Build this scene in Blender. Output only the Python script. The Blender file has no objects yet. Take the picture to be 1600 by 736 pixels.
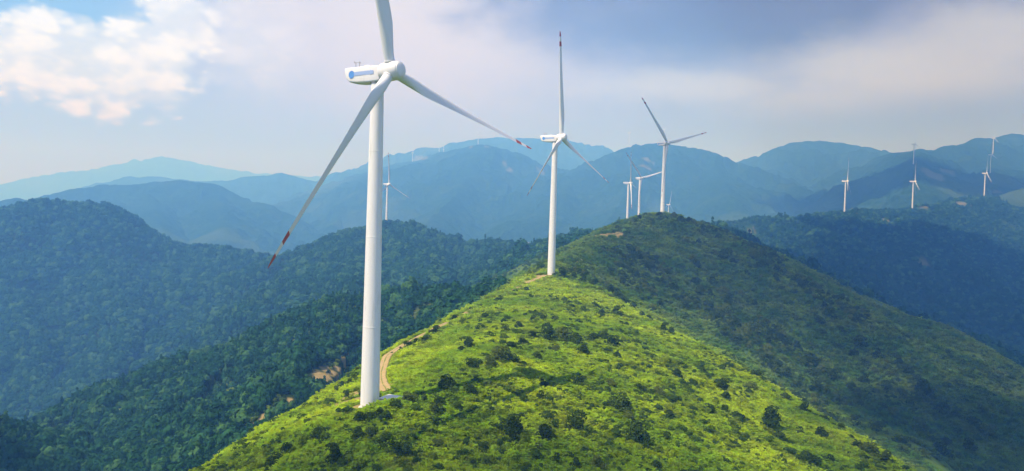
import bpy, math, random
import numpy as np
from mathutils import Matrix, Vector

C = bpy.context.scene.collection
scene = bpy.context.scene
R = math.radians

# ------------------------------------------------------------------ camera
F, PITCH, ROLL = 1100.0, R(-1.19), R(1.62)          # focal length in photo pixels (photo is 1600 wide)
_fw = Vector((0, math.cos(PITCH), math.sin(PITCH)))
_up0 = Vector((0, -math.sin(PITCH), math.cos(PITCH)))
_rt = Vector((1, 0, 0)) * math.cos(ROLL) + _up0 * math.sin(ROLL)
_up = -Vector((1, 0, 0)) * math.sin(ROLL) + _up0 * math.cos(ROLL)
cam = bpy.data.cameras.new('camera'); cam.lens = 36 * F / 1600; cam.sensor_width = 36
cam.clip_start = 1.0; cam.clip_end = 60000
co = bpy.data.objects.new('camera', cam); C.objects.link(co)
co.matrix_world = Matrix((( _rt.x, _up.x, -_fw.x, 0), (_rt.y, _up.y, -_fw.y, 0), (_rt.z, _up.z, -_fw.z, 0), (0, 0, 0, 1)))
scene.camera = co

# ------------------------------------------------------------------ sun, exposure
SUN_EL = R(57); SUN_H = Vector((-0.84, -0.54, 0)).normalized()
SUN = Vector((SUN_H.x * math.cos(SUN_EL), SUN_H.y * math.cos(SUN_EL), math.sin(SUN_EL)))
sl = bpy.data.lights.new('sun', 'SUN'); sl.energy = 4.4; sl.angle = R(0.53); sl.color = (0.985, 0.955, 0.95)
so = bpy.data.objects.new('sun', sl); C.objects.link(so)
so.rotation_euler = SUN.to_track_quat('Z', 'Y').to_euler()
scene.view_settings.view_transform = 'Standard'; scene.view_settings.look = 'None'
scene.view_settings.exposure = 0.5; scene.view_settings.gamma = 1.0
scene.view_settings.use_curve_mapping = False
cy = scene.cycles
cy.max_bounces = 5; cy.diffuse_bounces = 2; cy.glossy_bounces = 1; cy.transmission_bounces = 2
cy.volume_bounces = 2; cy.transparent_max_bounces = 6
cy.use_denoising = True; cy.denoiser = 'OPENIMAGEDENOISE'; cy.denoising_prefilter = 'ACCURATE'
cy.caustics_reflective = False; cy.caustics_refractive = False; cy.sample_clamp_indirect = 4

# ------------------------------------------------------------------ node helpers
class NT:
    def __init__(s, tree): s.t = tree; s.n = tree.nodes; s.l = tree.links
    def new(s, ty, **kw):
        n = s.n.new(ty)
        for k, v in kw.items(): setattr(n, k, v)
        return n
    def put(s, sock, v):
        if isinstance(v, bpy.types.NodeSocket): s.l.new(v, sock)
        elif isinstance(v, (tuple, list)) and len(v) == 3 and sock.type == 'RGBA': sock.default_value = (*v, 1)
        else: sock.default_value = v
    def m(s, op, a, b=0.0, c=0.0, clamp=False):
        n = s.new('ShaderNodeMath', operation=op); n.use_clamp = clamp
        for i, v in enumerate((a, b, c)): s.put(n.inputs[i], v)
        return n.outputs[0]
    def mix(s, f, a, b):
        n = s.new('ShaderNodeMix', data_type='RGBA')
        s.put(n.inputs[0], f); s.put(n.inputs[6], a); s.put(n.inputs[7], b)
        return n.outputs[2]
    def ss(s, v, a, b, o0=0.0, o1=1.0):
        n = s.new('ShaderNodeMapRange', interpolation_type='SMOOTHSTEP')
        s.put(n.inputs[0], v)
        for i, q in enumerate((a, b, o0, o1)): n.inputs[1 + i].default_value = q
        return n.outputs[0]
    def noise(s, vec, scale, detail=3.0, rough=0.55, dim='3D'):
        n = s.new('ShaderNodeTexNoise', noise_dimensions=dim)
        if vec is not None: s.put(n.inputs['Vector'], vec)
        n.inputs['Scale'].default_value = scale; n.inputs['Detail'].default_value = detail
        n.inputs['Roughness'].default_value = rough
        return n.outputs['Fac']
    def attr(s, name, out='Fac'):
        n = s.new('ShaderNodeAttribute', attribute_name=name); return n.outputs[out]

def material(name):
    m = bpy.data.materials.new(name); m.use_nodes = True
    t = NT(m.node_tree); t.n.clear()
    t.out = t.new('ShaderNodeOutputMaterial')
    return m, t

# ------------------------------------------------------------------ world: Nishita sky under banks of cloud
def px_dir(px, py):
    v = _fw + _rt * ((px - 800) / F) + _up * ((368 - py) / F)
    return v.normalized()
def azel(px, py):
    d = px_dir(px, py); return math.degrees(math.atan2(d.x, d.y)), math.degrees(math.asin(d.z))

w = bpy.data.worlds.new('World'); scene.world = w; w.use_nodes = True
t = NT(w.node_tree); t.n.clear()
wo = t.new('ShaderNodeOutputWorld'); bg = t.new('ShaderNodeBackground')
sky = t.new('ShaderNodeTexSky', sky_type='NISHITA'); sky.sun_disc = False
sky.sun_elevation = SUN_EL; sky.sun_rotation = math.atan2(SUN.x, SUN.y)
sky.altitude = 1000; sky.dust_density = 0.4; sky.ozone_density = 3.0
SKY_S = 0.13
tc = t.new('ShaderNodeTexCoord').outputs['Generated']
sx = t.new('ShaderNodeSeparateXYZ'); t.l.new(tc, sx.inputs[0])
az = t.m('MULTIPLY', t.m('ARCTAN2', sx.outputs[0], sx.outputs[1]), 57.29578)
el = t.m('MULTIPLY', t.m('ARCSINE', sx.outputs[2]), 57.29578)
cv = t.new('ShaderNodeCombineXYZ'); t.put(cv.inputs[0], az); t.put(cv.inputs[1], t.m('MULTIPLY', el, 1.7))
dv = cv.outputs[0]
n_big = t.m('SUBTRACT', t.noise(dv, 0.085, 5, 0.55), 0.5)
n_mid = t.m('SUBTRACT', t.noise(dv, 0.27, 6, 0.6), 0.5)
n_fine = t.m('SUBTRACT', t.noise(dv, 0.8, 6, 0.62), 0.5)
def blob(px, py, wx, wy, soft0, soft1, kb=0.0, km=0.0, kf=0.0):
    a0, e0 = azel(px, py); a = math.degrees(wx / F); b = math.degrees(wy / F)
    dx = t.m('DIVIDE', t.m('SUBTRACT', az, a0), a); dy = t.m('DIVIDE', t.m('SUBTRACT', el, e0), b)
    d = t.m('SQRT', t.m('ADD', t.m('MULTIPLY', dx, dx), t.m('MULTIPLY', dy, dy)))
    for n, k in ((n_big, kb), (n_mid, km), (n_fine, kf)):
        if k: d = t.m('ADD', d, t.m('MULTIPLY', n, k))
    return t.ss(d, soft1, soft0)
def union(*ms):
    r = ms[0]
    for q in ms[1:]: r = t.m('MAXIMUM', r, q)
    return r
def sc3(c, k=1.0): return tuple(x * k for x in c)
base = t.new('ShaderNodeVectorMath', operation='SCALE'); t.l.new(sky.outputs[0], base.inputs[0]); base.inputs['Scale'].default_value = 1.0
col = base.outputs[0]
K = 1.0 / SKY_S
# high veil, thin at upper left where blue shows
hole = union(blob(10, -30, 300, 85, 0.55, 1.1, 0.2, 0.6, 0.4), blob(190, -15, 130, 55, 0.5, 1.15, 0.2, 0.6, 0.4))
col = t.mix(t.m('MULTIPLY', hole, 0.75), col, sc3((0.15, 0.33, 0.85), K))
veil = t.m('MULTIPLY', t.m('SUBTRACT', 1.0, t.m('MULTIPLY', hole, 1.0)), t.ss(el, 75, 22, 0.25, 0.93))
col = t.mix(veil, col, t.mix(t.ss(az, -30, 32), sc3((0.30, 0.36, 0.64), K), sc3((0.275, 0.31, 0.56), K)))
# white cumulus at left: billowed edges, grey-blue hollows
wv = t.new('ShaderNodeVectorMath', operation='ADD'); t.put(wv.inputs[0], dv)
wn = t.new('ShaderNodeTexNoise'); t.put(wn.inputs['Vector'], dv); wn.inputs['Scale'].default_value = 0.5; wn.inputs['Detail'].default_value = 4
ws = t.new('ShaderNodeVectorMath', operation='SCALE'); t.l.new(wn.outputs['Color'], ws.inputs[0]); ws.inputs['Scale'].default_value = 1.6; t.l.new(ws.outputs[0], wv.inputs[1])
def billow(sc):
    vo = t.new('ShaderNodeTexVoronoi', feature='SMOOTH_F1'); t.put(vo.inputs['Vector'], wv.outputs[0]); vo.inputs['Scale'].default_value = sc; vo.inputs['Smoothness'].default_value = 0.5
    return t.m('SUBTRACT', vo.outputs['Distance'], 0.45)
bil = t.m('ADD', billow(0.42), t.m('MULTIPLY', billow(1.1), 0.5))
def puffy(px, py, wx, wy, s0, s1):
    a0, e0 = azel(px, py); a_ = math.degrees(wx / F); b_ = math.degrees(wy / F)
    dx = t.m('DIVIDE', t.m('SUBTRACT', az, a0), a_); dy = t.m('DIVIDE', t.m('SUBTRACT', el, e0), b_)
    d = t.m('SQRT', t.m('ADD', t.m('MULTIPLY', dx, dx), t.m('MULTIPLY', dy, dy)))
    d = t.m('ADD', t.m('ADD', d, t.m('MULTIPLY', bil, 0.6)), t.m('MULTIPLY', n_mid, 0.6))
    return t.ss(d, s1, s0)
puff = union(puffy(15, 85, 80, 52, 0.72, 1.05), puffy(130, 95, 140, 72, 0.65, 1.1), puffy(235, 85, 90, 68, 0.6, 1.1), puffy(280, 40, 60, 65, 0.65, 1.1),
             t.m('MULTIPLY', puffy(240, 148, 60, 20, 0.4, 1.2), 0.7), t.m('MULTIPLY', blob(395, 60, 80, 80, 0.1, 1.3, 0.4, 1.0, 0.6), 0.6))
shade = t.ss(t.m('ADD', bil, t.m('MULTIPLY', n_mid, 0.8)), -0.25, 0.35)
cc = t.mix(shade, sc3((0.80, 0.99, 1.42), K), sc3((0.55, 0.71, 1.05), K))
col = t.mix(t.m('MULTIPLY', puff, 0.95), col, cc)
# pale bright middle
mid = blob(640, 30, 420, 190, 0.1, 1.2, 0.5, 0.5, 0.2)
col = t.mix(t.m('MULTIPLY', mid, 0.75), col, sc3((0.68, 0.68, 0.66), K))
# dark stratus at upper right
dark = union(blob(1075, -5, 390, 115, 0.45, 1.12, 0.7, 0.5, 0.12), blob(1230, 20, 180, 88, 0.45, 1.1, 0.6, 0.5, 0.12),
             t.m('MULTIPLY', blob(1590, -40, 240, 95, 0.3, 1.2, 0.6, 0.5, 0.1), 0.6))
col = t.mix(t.m('MULTIPLY', dark, t.ss(n_big, -0.3, 0.3, 0.75, 1.0)), col, sc3((0.10, 0.085, 0.055), K))
# bright bank under it
bank = union(t.m('MULTIPLY', blob(1420, 105, 230, 62, 0.2, 1.25, 0.6, 0.9, 0.4), 0.85), t.m('MULTIPLY', blob(1560, 60, 150, 60, 0.2, 1.25, 0.6, 0.9, 0.4), 0.8),
             t.m('MULTIPLY', blob(1080, 135, 190, 30, 0.1, 1.3, 0.5, 1.4, 0.6), 0.75), t.m('MULTIPLY', blob(1300, 150, 190, 35, 0.1, 1.3, 0.5, 1.2, 0.6), 0.6))
col = t.mix(bank, col, sc3((0.50, 0.60, 0.84), K))
low = blob(1540, 190, 330, 45, 0.1, 1.3, 0.5, 0.4, 0.1)
col = t.mix(t.m('MULTIPLY', low, 0.5), col, sc3((0.18, 0.22, 0.40), K))
# soft texture of cloud
tx = t.new('ShaderNodeVectorMath', operation='SCALE'); t.put(tx.inputs[0], col)
t.put(tx.inputs['Scale'], t.m('ADD', 1.0, t.m('ADD', t.m('MULTIPLY', n_big, 0.14), t.m('MULTIPLY', n_mid, 0.12))))
t.put(bg.inputs[0], tx.outputs[0]); bg.inputs[1].default_value = SKY_S
t.l.new(bg.outputs[0], wo.inputs[0])

# ------------------------------------------------------------------ numpy noise
def _hash(ix, iy, seed):
    h = (ix.astype(np.int64) * 374761393 + iy.astype(np.int64) * 668265263 + seed * 974634721) & 0x7fffffff
    h = ((h ^ (h >> 13)) * 1274126177) & 0x7fffffff
    return ((h ^ (h >> 16)) & 0xffff) / 65535.0
def vnoise(x, y, seed=0):
    ix = np.floor(x); iy = np.floor(y); fx = x - ix; fy = y - iy
    fx = fx * fx * fx * (fx * (fx * 6 - 15) + 10); fy = fy * fy * fy * (fy * (fy * 6 - 15) + 10)
    a = _hash(ix, iy, seed); b = _hash(ix + 1, iy, seed); c = _hash(ix, iy + 1, seed); d = _hash(ix + 1, iy + 1, seed)
    return (a + (b - a) * fx) * (1 - fy) + (c + (d - c) * fx) * fy - 0.5
def fbm(x, y, wl, octv=4, seed=0, gain=0.5):
    r = 0; a = 1.0; s = 0
    for o in range(octv):
        c, q = math.cos(0.7 * o), math.sin(0.7 * o)
        r = r + a * vnoise((x * c - y * q) / wl, (x * q + y * c) / wl, seed + o * 17); s += a; a *= gain; wl *= 0.5
    return r / s * 2
def sstep(v, a, b):
    q = np.clip((v - a) / (b - a), 0, 1); return q * q * (3 - 2 * q)

# ------------------------------------------------------------------ terrain: crest lines as (photo x, photo y, distance forward)
def at(px, py, D):
    d = _fw + _rt * ((px - 800) / F) + _up * ((368 - py) / F)
    return np.array(d * (D / d.y))
def pts(l): return np.array([at(*p) if len(p) == 3 else np.array(p[:3], float) for p in l])
T1 = np.array((-33.1, 168.7, -45.8)); T2 = np.array((23.7, 413.7, -30.9)); T3 = np.array((158.9, 747.7, 6.5))
def W(p): return (*p, 0)
# name: crest, slope left / right of travel, rounding, kind
RIDGES = [
 ('hill', [(862, 424, 425), (862, 414, 452), (882, 402, 490), (906, 389, 530), (930, 370, 590), (945, 363, 620), (985, 346, 660), (1018, 335, 690), (1042, 335, 700), (1075, 346, 692),
           (1100, 359, 680), (1140, 373, 660), (1180, 388, 640), (1240, 425, 600), (1300, 463, 565), (1380, 515, 520), (1450, 572, 480), (1530, 635, 445), (1600, 690, 420), (1700, 770, 385), (1800, 840, 350)], 0.62, 0.46, 14, 1),
 ('hill', [(1036, 335, 696), W(T3 + (0, 0, .4)), W(T3 + (30, 60, -12))], 0.5, 0.5, 14, 1),
 ('hill', [(990, 372, 630), (1003, 393, 590), (1042, 431, 540), (1081, 467, 500), (1120, 506, 462), (1150, 552, 428), (1200, 617, 388), (1260, 690, 350)], 0.5, 0.5, 7, 1),
 ('hill', [(905, 424, 440), (960, 462, 425), (1010, 498, 405), (1065, 545, 375), (1120, 600, 345)], 0.5, 0.5, 8, 1),
 ('hill', [(1140, 376, 655), (1190, 440, 590), (1260, 510, 520), (1330, 590, 455), (1400, 670, 400)], 0.42, 0.42, 10, 1),
 ('forest', [(820, 437, 425), (790, 445, 445), (740, 448, 480), (680, 452, 520), (620, 453, 545), (540, 463, 570), (500, 473, 580), (450, 495, 575), (400, 520, 565), (330, 558, 560),
           (250, 600, 580), (160, 645, 600), (80, 680, 620), (0, 715, 640), (-120, 765, 650)], 0.55, 0.55, 12, 2),
 ('forest', [(540, 463, 570), (520, 520, 480), (470, 575, 400), (420, 640, 340), (380, 710, 300)], 0.5, 0.5, 12, 2),
 ('forest', [(400, 520, 565), (330, 600, 470), (280, 680, 400), (240, 760, 350)], 0.5, 0.5, 12, 2),
 ('forest', [(530, 400, 1150), (480, 440, 1050), (400, 492, 950), (300, 547, 880), (200, 593, 850), (100, 636, 830), (20, 666, 820), (-120, 710, 820)], 0.55, 0.55, 14, 2),
 ('forest', [(-120, 630, 380), (0, 667, 390), (80, 690, 390), (140, 713, 385), (200, 737, 380), (300, 790, 350)], 0.5, 0.5, 14, 2),
 ('forest', [(380, 432, 1240), (415, 410, 1280), (440, 396, 1300), (470, 387, 1310), (530, 362, 1340), (570, 352, 1350), (600, 346, 1356), (640, 347, 1350), (665, 355, 1335), (690, 367, 1320), (720, 382, 1300),
           (745, 377, 1290), (770, 374, 1280), (800, 380, 1250), (830, 382, 1200), (870, 370, 1120), (900, 364, 1050), (935, 362, 900), (955, 364, 760)], 0.5, 0.5, 16, 2),
 ('forest', [(640, 347, 1350), (660, 400, 1100), (690, 430, 900)], 0.5, 0.5, 14, 2),
 ('forest', [(770, 374, 1280), (780, 405, 1050), (790, 430, 850)], 0.5, 0.5, 14, 2),
 ('forest', [(530, 362, 1340), (560, 410, 1080), (575, 440, 900)], 0.5, 0.5, 14, 2),
 ('forest', [(-260, 430, 1500), (-150, 395, 1500), (-60, 368, 1500), (0, 348, 1500), (40, 322, 1520), (65, 311, 1530), (110, 315, 1540), (165, 317, 1550), (192, 333, 1550), (212, 356, 1545), (230, 372, 1540), (262, 386, 1535), (275, 386, 1530), (320, 380, 1520),
           (380, 392, 1480), (415, 407, 1450), (455, 440, 1350)], 0.55, 0.55, 18, 2),
 ('forest', [(110, 315, 1540), (150, 390, 1380), (200, 470, 1200), (190, 560, 1000)], 0.5, 0.5, 14, 2),
 ('forest', [(270, 380, 1530), (320, 430, 1340), (350, 480, 1150)], 0.5, 0.5, 14, 2),
 ('forest', [(20, 335, 1510), (20, 430, 1280), (60, 530, 1080), (60, 610, 950)], 0.5, 0.5, 14, 2),
 ('forest', [(900, 366, 1150), (950, 357, 1230), (980, 350, 1294), (998, 341, 1257), (1040, 345, 1200), (1090, 354, 1150)], 0.5, 0.5, 14, 2),
 ('dark', [(1060, 350, 960), (1100, 350, 945), (1130, 356, 930), (1180, 379, 900), (1240, 402, 880), (1330, 447, 840), (1450, 502, 800), (1600, 559, 760), (1780, 640, 700)], 0.55, 0.55, 16, 3),
 ('right', [(1060, 370, 1480), (1100, 352, 1500), (1125, 343, 1510), (1150, 340, 1520), (1190, 335, 1540), (1240, 340, 1600), (1280, 332, 1690), (1320, 327, 1760), (1370, 324, 1850), (1425, 323, 1955), (1460, 314, 2050),
           (1500, 312, 2200), (1540, 305, 2315), (1600, 292, 2450), (1700, 282, 2600), (1850, 270, 2700)], 0.5, 0.46, 22, 4),
 ('right', [(1320, 327, 1760), (1370, 370, 1560), (1440, 440, 1350), (1520, 520, 1150)], 0.42, 0.42, 16, 4),
 ('right', [(1440, 318, 2000), (1490, 360, 1800), (1560, 430, 1550), (1640, 520, 1300)], 0.42, 0.42, 16, 4),
 ('right', [(1200, 336, 1545), (1225, 370, 1380), (1270, 410, 1230)], 0.42, 0.42, 14, 4),
 ('right', [(1540, 305, 2315), (1590, 350, 2050), (1650, 420, 1750)], 0.42, 0.42, 16, 4),
 ('far', [(1260, 320, 3300), (1310, 298, 3350), (1350, 272, 3450), (1388, 244, 3600), (1432, 233, 3700), (1494, 226, 3900), (1530, 217, 4100), (1563, 211, 4200), (1600, 211, 4200), (1700, 225, 4200), (1850, 215, 4200)], 0.5, 0.5, 40, 5),
 ('far', [(1432, 233, 3700), (1427, 259, 2840), (1440, 290, 2500)], 0.45, 0.45, 20, 5),
 ('far', [(1553, 214, 4150), (1551, 249, 3830), (1547, 272, 3030), (1560, 300, 2650)], 0.45, 0.45, 20, 5),
 ('far', [(1090, 300, 4500), (1130, 275, 4600), (1165, 248, 4700), (1200, 236, 4800), (1240, 222, 4800), (1290, 221, 4800), (1330, 224, 4700), (1370, 233, 4600), (1400, 246, 4500), (1470, 290, 4400)], 0.5, 0.45, 50, 5),
 ('far', [(820, 310, 3600), (850, 290, 3700), (900, 266, 3800), (960, 239, 3900), (990, 230, 4000), (1012, 226, 4000), (1030, 223, 4000), (1060, 227, 4000), (1090, 233, 3950), (1115, 238, 3900), (1150, 248, 3800), (1190, 266, 3700), (1260, 305, 3500)], 0.5, 0.42, 40, 5),
 ('far', [(1012, 226, 4000), (1000, 262, 3500), (975, 305, 3000), (950, 345, 2600)], 0.42, 0.42, 20, 5),
 ('far', [(1115, 238, 3900), (1125, 285, 3200), (1150, 325, 2700)], 0.42, 0.42, 20, 5),
 ('far', [(900, 266, 3800), (880, 305, 3200), (850, 345, 2700)], 0.42, 0.42, 20, 5),
 ('far', [(1000, 360, 2800), (1043, 356, 2870), (1100, 352, 2900)], 0.45, 0.45, 20, 5),
 ('far', [(320, 380, 3800), (345, 360, 3800), (395, 332, 4000), (450, 315, 4200), (520, 292, 4500), (560, 276, 4700), (600, 261, 5000), (645, 249.5, 5400), (690, 241, 5200), (720, 232, 4800), (745, 226, 4450), (760, 225, 4450), (800, 237, 4500), (850, 262, 4400), (910, 300, 4200)], 0.5, 0.42, 45, 5),
 ('far', [(745, 226, 4450), (730, 275, 3700), (690, 325, 3000), (640, 370, 2500)], 0.4, 0.4, 20, 5),
 ('far', [(600, 261, 5000), (560, 310, 4000), (520, 350, 3200)], 0.4, 0.4, 20, 5),
 ('far', [(820, 245, 4450), (840, 300, 3500), (800, 350, 2700)], 0.4, 0.4, 20, 5),
 ('far', [(400, 300, 6500), (540, 272, 6500), (600, 247, 6600), (663, 231, 6700), (696, 230, 6700), (712, 222, 6800), (750, 216, 6800), (830, 215, 6800), (870, 217, 6800), (920, 227, 6800), (960, 239, 6800), (1060, 262, 6700)], 0.5, 0.45, 60, 5),
 ('far', [(20, 330, 3400), (80, 304, 3500), (130, 293, 3500), (180, 287, 3600), (225, 288, 3600), (270, 282, 3600), (300, 284, 3600), (340, 296, 3550), (400, 316, 3400), (430, 323, 3300), (480, 350, 3200)], 0.5, 0.42, 40, 5),
 ('far', [(225, 288, 3600), (240, 330, 3000), (260, 370, 2500)], 0.42, 0.42, 20, 5),
 ('far', [(340, 296, 3550), (350, 340, 2900), (340, 380, 2450)], 0.42, 0.42, 20, 5),
 ('far', [(-250, 300, 3000), (-100, 320, 2900), (-30, 316, 2900), (0, 309, 2900), (25, 305, 2900), (50, 313, 2900), (90, 335, 2800)], 0.5, 0.5, 40, 5),
 ('far', [(60, 310, 6000), (120, 299, 6000), (170, 283, 6000), (230, 275, 6000), (330, 284, 6000), (380, 276, 6000), (430, 271, 6000), (450, 272, 6000), (500, 283, 6000), (600, 300, 6000)], 0.5, 0.45, 50, 5),
 ('far', [(-500, 228, 11500), (-200, 239, 11500), (0, 245, 11500), (60, 254, 11500), (130, 251, 11500), (200, 253, 11500), (250, 243, 11500), (320, 258, 11500), (400, 270, 11500), (500, 276, 11500), (620, 293, 11500)], 0.45, 0.4, 60, 5),
 ('far', [(1020, 262, 7500), (1150, 258, 7500), (1300, 262, 7500), (1500, 255, 7500), (1800, 250, 7500), (2200, 230, 7500)], 0.45, 0.4, 60, 5),
]
def crest_round(P, n):
    """Catmull-Rom through the crest points"""
    out = []
    for i in range(len(P) - 1):
        p0 = P[max(i - 1, 0)]; p1 = P[i]; p2 = P[i + 1]; p3 = P[min(i + 2, len(P) - 1)]
        for k in range(n):
            q = k / n
            out.append(0.5 * (2 * p1 + (p2 - p0) * q + (2 * p0 - 5 * p1 + 4 * p2 - p3) * q * q + (3 * p1 - p0 - 3 * p2 + p3) * q ** 3))
    out.append(P[-1]); return np.array(out)
RP = [(crest_round(pts(r[1]), 2), r[2], r[3], r[4], r[5]) for r in RIDGES]
BASE = -330.0

# the sunlit near hill: thin-plate surface through these points, falling away outside its outline
EDGE_L = [(858, 425, 425), (800, 452, 375), (745, 480, 330), (702, 504, 300), (648, 536, 262), (576, 576, 232), (478, 644, 195), (408, 692, 172), (340, 736, 155), (260, 790, 140), (130, 860, 118)]
EDGE_R = [(885, 432, 420), (925, 458, 375), (960, 478, 345), (1010, 506, 315), (1060, 533, 290), (1130, 574, 262), (1200, 619, 238), (1330, 700, 205), (1410, 747, 190), (1520, 805, 172), (1700, 900, 150)]
INNER = [(800, 736, 140), (650, 736, 138), (950, 736, 146), (1150, 736, 162), (850, 560, 222), (950, 560, 238), (760, 560, 210), (1050, 640, 200), (880, 640, 176), (700, 640, 166), (860, 490, 300), (900, 470, 335), (800, 500, 280), (450, 736, 142), (862, 440, 390)]
HC = np.array([at(*p) for p in EDGE_L + EDGE_R + INNER] + [T1, T1 + (6, 4, 0.1), T1 + (-4, -3, -0.5), T1 + (7, -4, 1.3), T1 + (3, -7.5, 1.1), T1 + (10, -8, 1.6), T1 + (-5, -9, -0.3), T2, (-100, 20, -80), (130, 20, -85), (0, 30, -66), (0, 90, -57)])
POLY = np.array([at(*p)[:2] for p in EDGE_L] + [(-110, 10), (140, 10)] + [at(*p)[:2] for p in EDGE_R[::-1]])
def _tk(d2): return np.where(d2 > 0, d2 * np.log(np.maximum(d2, 1e-12)) * 0.5, 0)
_n = len(HC); _S = HC[:, :2] / 100
_A = np.zeros((_n + 3, _n + 3)); _A[:_n, :_n] = _tk(((_S[:, None] - _S[None]) ** 2).sum(-1)) + np.eye(_n) * 0.004
_A[:_n, _n] = 1; _A[:_n, _n + 1:] = _S; _A[_n, :_n] = 1; _A[_n + 1:, :_n] = _S.T
_wt = np.linalg.solve(_A, np.concatenate([HC[:, 2], [0, 0, 0]]))
def tps(x, y):
    x = x / 100; y = y / 100; r = _wt[_n] + _wt[_n + 1] * x + _wt[_n + 2] * y
    for i in range(_n): r = r + _wt[i] * _tk((x - _S[i, 0]) ** 2 + (y - _S[i, 1]) ** 2)
    return r
def poly_near(x, y):
    best = np.full(x.shape, 1e18); bx = x.copy(); by = y.copy(); ins = np.zeros(x.shape, bool)
    for i in range(len(POLY)):
        a = POLY[i]; b = POLY[(i + 1) % len(POLY)]; e = b - a
        q = np.clip(((x - a[0]) * e[0] + (y - a[1]) * e[1]) / (e @ e), 0, 1)
        nx = a[0] + q * e[0]; ny = a[1] + q * e[1]; d = (x - nx) ** 2 + (y - ny) ** 2
        k = d < best; best = np.where(k, d, best); bx = np.where(k, nx, bx); by = np.where(k, ny, by)
        c = ((a[1] > y) != (b[1] > y)) & (x < (b[0] - a[0]) * (y - a[1]) / (b[1] - a[1] + 1e-12) + a[0]); ins ^= c
    return np.where(ins, 0, np.sqrt(best)), np.where(ins, x, bx), np.where(ins, y, by)

PADS = []                                            # level places under the turbines: x, y, z, radius
def height(x, y):
    """terrain height and ridge kind at world x, y"""
    x = np.asarray(x, float); y = np.asarray(y, float); shp = x.shape; x = x.ravel(); y = y.ravel()
    dist = np.hypot(x, y)
    wx = x + fbm(x, y, 260, 3, 5) * (5 * sstep(dist, 300, 900) + 22 * sstep(dist, 2000, 4500)); wy = y + fbm(x, y, 260, 3, 9) * (5 * sstep(dist, 300, 900) + 22 * sstep(dist, 2000, 4500))
    z = BASE + fbm(x, y, 900, 3, 3) * 60; kind = np.full(x.shape, 6); dd = np.full(x.shape, 200.0)
    for P, sL, sR, rw, kd in RP:
        reach = (P[:, 2].max() - BASE + 80) / min(sL, sR)
        k = np.nonzero((wx > P[:, 0].min() - reach) & (wx < P[:, 0].max() + reach) & (wy > P[:, 1].min() - reach) & (wy < P[:, 1].max() + reach))[0]
        if not len(k): continue
        X = wx[k]; Y = wy[k]; bz = np.full(len(k), -1e9); bd = np.zeros(len(k))
        for i in range(len(P) - 1):
            a = P[i]; e = P[i + 1] - a; l2 = e[0] ** 2 + e[1] ** 2
            if l2 < 1e-6: continue
            q = np.clip(((X - a[0]) * e[0] + (Y - a[1]) * e[1]) / l2, 0, 1)
            ox = X - a[0] - q * e[0]; oy = Y - a[1] - q * e[1]; d = np.sqrt(ox * ox + oy * oy)
            s = np.where(e[0] * oy - e[1] * ox > 0, sL, sR)
            v = a[2] + q * e[2] - s * (np.sqrt(d * d + rw * rw) - rw)
            u = v > bz; bz = np.where(u, v, bz); bd = np.where(u, d, bd)
        u = bz > z[k]; ku = k[u]; z[ku] = bz[u]; kind[ku] = kd; dd[ku] = bd[u]
    # gullies and folds grow away from the crests
    amp = np.clip(dd, 0, 160)
    z = z + amp * (0.16 * fbm(x, y, 170, 4, 21) - 0.10 * np.abs(fbm(x, y, 80, 3, 31))) * np.where(kind == 1, 0.8, 2.0) + np.clip(dd, 0, 400) * 0.09 * fbm(x, y, 600, 3, 41) * (dist > 1500)
    z = z + np.clip(dist / 2500, 0.0, 1.5) * (11 * fbm(x, y, 150, 3, 77) - 9 * np.abs(fbm(x, y, 260, 3, 78))) * (kind >= 4)
    z = z - np.select([kind == 2, kind == 3, kind == 4], [np.where(dist < 700, 4.0, 8.5), 5.0, 5.0], 0.0)
    # near hill
    k = np.nonzero((y < 620) & (y > -400) & (np.abs(x) < 420))[0]
    if len(k):
        d, nx, ny = poly_near(x[k], y[k])
        left = nx < 20 - 0.05 * (ny - 200); sl_ = np.where(left, 0.95, 0.68); rw_ = np.where(left, 7.0, 11.0)
        hz = tps(nx, ny) - sl_ * (np.sqrt(d * d + rw_ * rw_) - rw_)
        hz = hz + fbm(x[k], y[k], 34, 3, 51) * 1.3 + np.clip(d, 0, 60) * 0.12 * fbm(x[k], y[k], 60, 3, 52)
        u = hz > z[k]; ku = k[u]; z[ku] = hz[u]; kind[ku] = 0
    g = kind <= 1
    z = z + g * (fbm(x, y, 9, 3, 61) * 0.55) * (dist < 900)
    for px_, py_, pz_, pr_ in PADS:
        d = np.hypot(x - px_, y - py_); q = sstep(d, pr_ * 2.2, pr_); z = z * (1 - q) + pz_ * q
    return z.reshape(shp), kind.reshape(shp)
def hz1(x, y): return float(height(np.array([x]), np.array([y]))[0][0])

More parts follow.
